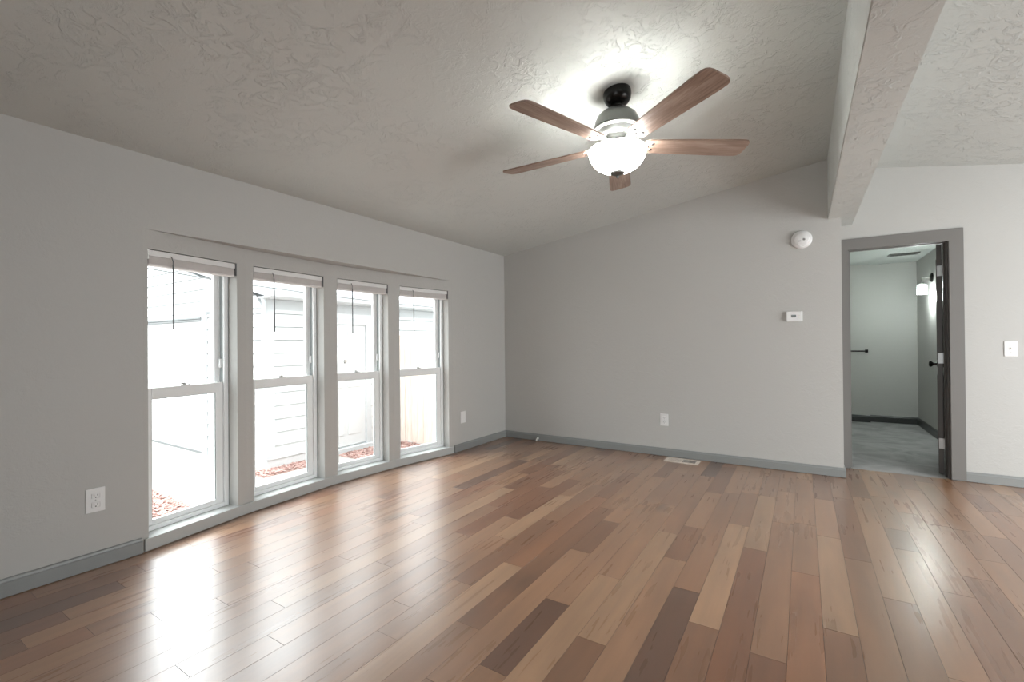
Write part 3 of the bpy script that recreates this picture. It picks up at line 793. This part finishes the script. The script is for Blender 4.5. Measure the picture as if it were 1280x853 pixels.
b.build('footing', M['siding'], garage)
b = MB(); b.box(GX-.075, GY-.03, G+.13, GX+.03, GY+.02, EZ); b.box(GX-.02, GY-.03, G+.13, GX+.03, GY+.085, EZ); b.build('corner_board', M['exttrim'], garage)
# garage door trim + door
b = MB(); b.box(D1, GY-.03, G, D1+.15, GY+.02, DT+.12); b.box(D0-.15, GY-.03, G, D0, GY+.02, DT+.12); b.box(D0, GY-.03, DT+.06, D1, GY+.02, DT+.12)
b.build('garage_door_trim', M['exttrim'], garage)
b = MB(); b.box(D0, GY-.035, DT, D1, GY-.0, DT+.028); b.box(D0, GY-.045, DT+.034, D1, GY-.0, DT+.058); b.build('weather_strip', M['darkstrip'], garage)
gd = MB(); hsec = (DT-G)/4
for k in range(4):
    gd.box(D0, GY-.012, G+k*hsec+.003, D1, GY+.02, G+(k+1)*hsec-.003, .003)
    for j in range(4):
        wj = (D1-D0)/4; gd.box(D0+j*wj+.08, GY-.018, G+k*hsec+.10, D0+(j+1)*wj-.08, GY-.010, G+(k+1)*hsec-.10, .004)
gd.build('overhead_door', M['extdoor'], garage)
b = MB(); b.box(D0, GY-.02, G+.0, D1, GY+.01, G+.035); b.build('door_seal', M['darkstrip'], garage)
# entry door
b = MB(); b.box(GX-.02, DY0-.10, G+.05, GX+.03, DY0, DDT+.10); b.box(GX-.02, DY1, G+.05, GX+.03, DY1+.10, DDT+.10); b.box(GX-.02, DY0, DDT, GX+.03, DY1, DDT+.10)
b.build('door_trim', M['exttrim'], garage)
b = MB(); b.box(GX-.02, DY0, G+.08, GX+.004, DY1, DDT, .003)
ed = b.build('entry_door', M['extdoor'], garage)
for y0 in (DY0+.10, DY0+.42):
    for z0, z1 in ((G+.25, G+.85), (G+1.0, G+1.55), (G+1.65, G+1.88)):
        q = MB(); q.box(GX+.003, y0, z0, GX+.012, y0+.25, z1, .004); q.build('panel', M['extdoor'], ed)
q = MB(); q.lathe([(0, 0), (.03, 0), (.026, .02), (0, .024)], 20, Matrix.Translation((GX+.004, 4.70, .915)) @ Matrix.Rotation(math.pi/2, 4, 'Y')); q.build('door_viewer', M['steel'], ed, smooth=True)
b = MB(); b.box(GX-.02, DY0-.1, G, GX+.10, DY1+.1, G+.06); b.build('door_step', M['exttrim'], garage)
# eave, gutter, roof
OH = .27
b = MB(); b.box(GX-.02, GY-.12, EZ, GX+OH, 9.6, EZ+.02); b.build('soffit', M['exttrim'], garage)
b = MB(); b.prism([(GX+OH, EZ-.01), (GX+OH+.075, EZ+.01), (GX+OH+.10, EZ+.085), (GX+OH+.10, EZ+.10), (GX+OH, EZ+.10)], 'y', GY-.14, 9.6); b.build('gutter', M['exttrim'], garage)
b = MB(); b.box(GX-.022, GY+.07, EZ-.14, GX+.024, 9.4, EZ); b.build('frieze_board', M['exttrim'], garage)
b = MB()
xe = GX+OH+.03
b.prism([(xe, EZ+.10), (ridge_x, EZ+.10+RS*(xe-ridge_x)), (LXE-.3, EZ+.10+RS*(xe-ridge_x)-RS*(ridge_x-LXE+.3)), (LXE-.3, EZ+.13+RS*(xe-ridge_x)-RS*(ridge_x-LXE+.3)), (ridge_x, EZ+.14+RS*(xe-ridge_x)), (xe, EZ+.13)], 'y', GY-.16, 9.7)
b.build('roof', M['shingle'], garage)
b = MB()
b.prism([(xe, EZ+.0), (xe, EZ+.10), (ridge_x, EZ+.10+RS*(xe-ridge_x)), (LXE-.3, EZ+.10+RS*(xe-ridge_x)-RS*(ridge_x-LXE+.3)), (LXE-.3, EZ-.02+RS*(xe-ridge_x)-RS*(ridge_x-LXE+.3)), (ridge_x, EZ-.02+RS*(xe-ridge_x))], 'y', GY-.16, GY-.13)
b.build('rake_board', M['exttrim'], garage)

# fence
FYY = 5.66
fence = empty('fence', (0, 0, 0)); tag(fence, 'pale wooden board fence closing the patio beside the garage', 'fence')
n = 17; x = GX+.06; wB = .14
rf = random.Random(4)
for k in range(n):
    hh = 1.33+rf.uniform(-.008, .008); yy = FYY+rf.uniform(-.003, .003)
    q = MB(); q.box(x, yy, G+.02, x+wB-.004, yy+.018, hh, .002, 1); q.build('fence_board', M['fence'], fence); x += wB
    if x > -3.75: break
q = MB()
for z in (G+.3, .4, 1.1): q.box(GX+.03, FYY+.023, z, x, FYY+.06, z+.085)
q.build('rails', M['fence'], fence)

# mulch beds
def bed(name, x0, y0, x1, y1, n, label, seed):
    rg = random.Random(seed); q = MB(); q.box(x0, y0, G+.0005, x1, y1, G+.012)
    for _ in range(n):
        cx, cy = rg.uniform(x0+.02, x1-.02), rg.uniform(y0+.02, y1-.02); L = rg.uniform(.012, .035); wd = rg.uniform(.006, .014); h = rg.uniform(.004, .009)
        m_ = Matrix.Translation((cx, cy, G+.018+rg.uniform(-.004, .010))) @ Matrix.Rotation(rg.uniform(0, 6.28), 4, 'Z') @ Matrix.Rotation(rg.uniform(-.5, .5), 4, 'Y')
        q.box(-L, -wd, -h/2, L, wd, h/2, mat=m_)
    tag(q.build(name, M['mulch']), label, 'mulch', kind='stuff')
bed('mulch_bed', -7.6, .9, -3.75, 2.26, 3200, 'red wood-chip mulch bed close below the leftmost window', 1)
bed('mulch_bed', GX+.02, GY-.25, -5.76, 4.22, 500, 'strip of red mulch along the foot of the garage wall', 2)
bed('mulch_bed', -5.95, 4.45, -3.75, FYY-.02, 1200, 'red mulch bed in front of the wooden fence', 3)

# cable overhead
q = MB(); q.tube([(-4.8+.0, 1.2, 1.88), (-4.8, 2.4, 1.80), (-4.8, 3.6, 1.757), (-4.8, 4.5, 1.74), (-4.8, 5.4, 1.737), (-4.8, 7.5, 1.78), (-5.6, 9.4, 1.87)], .006, 6)
struct(q.build('trim_service_cable', M['darkstrip']), 'thin grey cable strung outside above the patio', 'cable')
